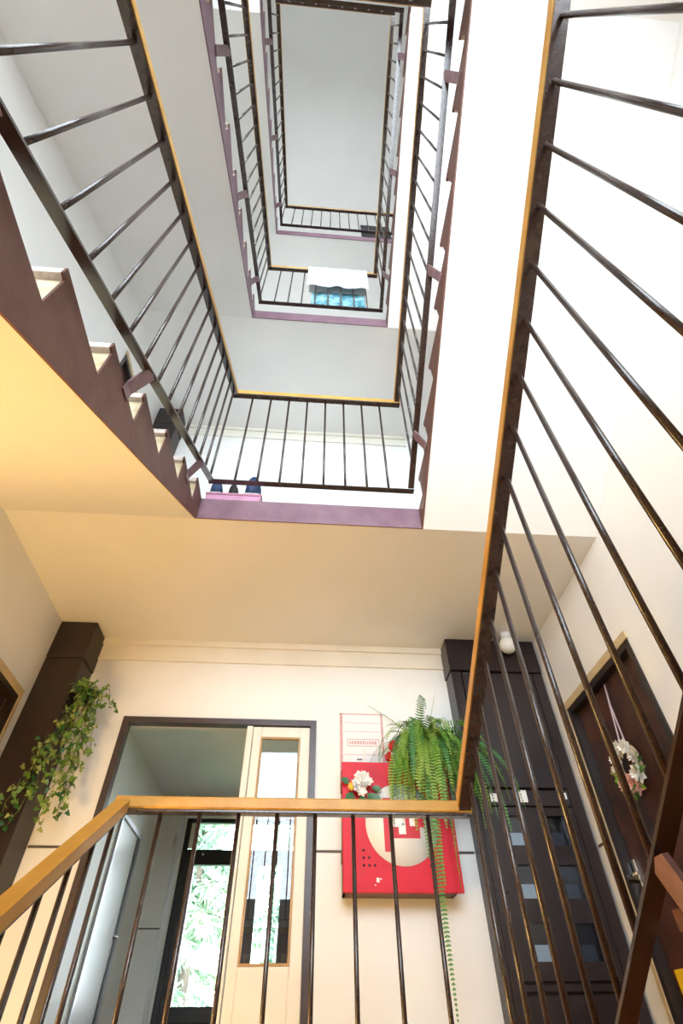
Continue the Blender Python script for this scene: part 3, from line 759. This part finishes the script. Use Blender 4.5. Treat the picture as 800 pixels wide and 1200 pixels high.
shoe('shoe', 'dark blue shoe at the right end of the pink box', (-.372, .225, zz), 0, 'shoe_blue', None, 1.25)
shoe('shoe', 'dark blue shoe beside the railing corner on the pink box', (-.595, .18, zz), 0, 'shoe_blue', None, .9)
shoe('shoe', 'black shoe in the middle of the pink box', (-.49, .17, zz), 0, 'shoe_black', None, .75)
# white cloth over the rail of the second landing
T = thing('hanging_cloth', 'white cloth with teal edge hung over the landing railing', 'cloth')
def sheet(path, x0, x1, mt, name, th=.006, nx=22, wav=.008, ragged=0):
    vs = []; fs = []; npt = len(path)
    for i in range(nx+1):
        f = i/nx; x = x0+(x1-x0)*f
        for j, (y, z) in enumerate(path):
            ww = wav*math.sin(f*17+j*.4)*(j/(npt-1)); rz = ragged*math.sin(f*23)*math.sin(f*7+1)*(1 if j == npt-1 else 0)
            vs.append((x, y+ww, z+rz))
    n0 = len(vs); 
    for i in range(nx):
        for j in range(npt-1): a = i*npt+j; fs.append((a, a+1, a+npt+1, a+npt))
    o = MB().add(vs, fs, True).build(name, mt, T)
    md_ = o.modifiers.new('thickness', 'SOLIDIFY'); md_.thickness = th; md_.offset = 0
    return o
zr = 2*H+HRZ+.042
sheet([(.0, zr+.008), (-.025, zr+.007), (-.036, zr-.01), (-.038, zr-.1), (-.04, zr-.25), (-.042, zr-.42), (-.044, zr-.60)], -.165, .505, 'cloth_white', 'front_flap', ragged=.02)
sheet([(.0, zr+.008), (.025, zr+.007), (.036, zr-.01), (.040, zr-.3), (.044, zr-.55)], -.14, .48, 'cloth_white', 'back_flap')
sheet([(.044, zr-.55), (.046, zr-.68), (.05, zr-.80), (.05, zr-.90)], -.11, .465, 'cloth_teal', 'teal_border', ragged=.04)
base_at(T, (.17, 0, zr))
# dark mat behind the topmost railing
T = thing('dark_mat', 'dark grey ribbed mat leaning behind the highest landing railing', 'mat')
MB().cbox(.52, .95, .035, .045, 3*H+.0, 3*H+.58, .003).build('backing', 'mat_dark', T)
for i in range(9): MB().box(.53, .94, .030, .035, 3*H+.03+i*.06, 3*H+.055+i*.06).build('rib', 'mat_dark', T)
base_at(T, (.735, .04, 3*H))

# ------------------------------------------------------------------ stair windows of the back wall
for i, zz in enumerate((1.4, 4.2, 7.0)):
    T = bpy.data.objects.new('window_%d' % (i+2), None); COL.objects.link(T); struct(T)
    z0, z1 = zz+.45, zz+2.45
    for (a, b, c, d) in ((-1.3, -1.24, z0, z1), (1.24, 1.3, z0, z1), (-.03, .03, z0, z1), (-1.24, -.03, z0, z0+.06), (.03, 1.24, z0, z0+.06), (-1.24, -.03, z1-.06, z1), (.03, 1.24, z1-.06, z1)):
        MB().cbox(a, b, YB-.11, YB-.04, c, d, .003).build('window_frame', 'white_gloss', T)
    for (a, b) in ((-1.24, -.03), (.03, 1.24)): MB().box(a, b, YB-.08, YB-.075, z0+.06, z1-.06).build('pane', 'glass', T)
    base_at(T, (0, YB, z0))

# ------------------------------------------------------------------ outside: ground and conifers seen through the glazing
struct(MB().box(-40, 40, 5.2, 60, -3.3, -3.0).build('ground', 'grass'))
def conifer(label, x, y, h, r, seed):
    T = thing('conifer', label, 'tree', 'trees outside the glazed door'); rg = random.Random(seed); z0 = -3.0
    MB().tube([(x, y, z0), (x+.05, y, z0+h*.5), (x, y, z0+h)], .16, 10, True, .02).build('trunk', 'bark', T)
    br = MB(); fo = MB(); nb = int(h*20)
    for i in range(nb):
        f = rg.uniform(.06, 1); z = z0+h*f; L = r*(1-f)**.8*rg.uniform(.75, 1.1)+.15; az = rg.uniform(0, 6.283)
        d = Vector((math.cos(az), math.sin(az), rg.uniform(.0, .3))); p = Vector((x, y, z)); n = 8; pts = [p.copy()]
        for k in range(n): d = (d+Vector((0, 0, -.09))).normalized(); p = p+d*L/n; pts.append(p.copy())
        br.tube(pts, .022, 4, False, .004)
        for k in range(1, n+1):
            for q in range(16):
                c = pts[k]-(pts[k]-pts[k-1])*rg.random(); s = Vector((rg.uniform(-1, 1), rg.uniform(-1, 1), rg.uniform(-1.5, .1))).normalized()*rg.uniform(.12, .32)
                t = s.cross(Vector((rg.uniform(-1, 1), rg.uniform(-1, 1), rg.uniform(-1, 1)))).normalized()*.030
                fo.add([c-t, c+t, c+s+t*.3, c+s-t*.3], [(0, 1, 2, 3)])
    br.build('branches', 'bark', T)
    o = fo.build('foliage', 'needles', T); o['kind'] = 'stuff'
    base_at(T, (x, y, z0))
conifer('tall green conifer filling the lower glass of the balcony door', -1.85, 10.0, 9.0, 2.3, 1)
conifer('slimmer green conifer seen through the narrow glass of the cream door leaf', -.2, 14.0, 9.4, 2.0, 2)
conifer('pale green conifer far back behind the nearer two', -3.6, 18.5, 11.5, 2.8, 3)

# ------------------------------------------------------------------ groups of repeats
for o in bpy.data.objects:
    if o.parent is None:
        g = {'stair_flight': 'stair flights around the well', 'stair_railing': 'sloping stair railings', 'landing_railing': 'level railings of the landings',
             'corner_pillar': 'boxed corner pillars', 'shoe': 'shoes on the pink box'}.get(o.name.split('.')[0])
        if g: o['group'] = g
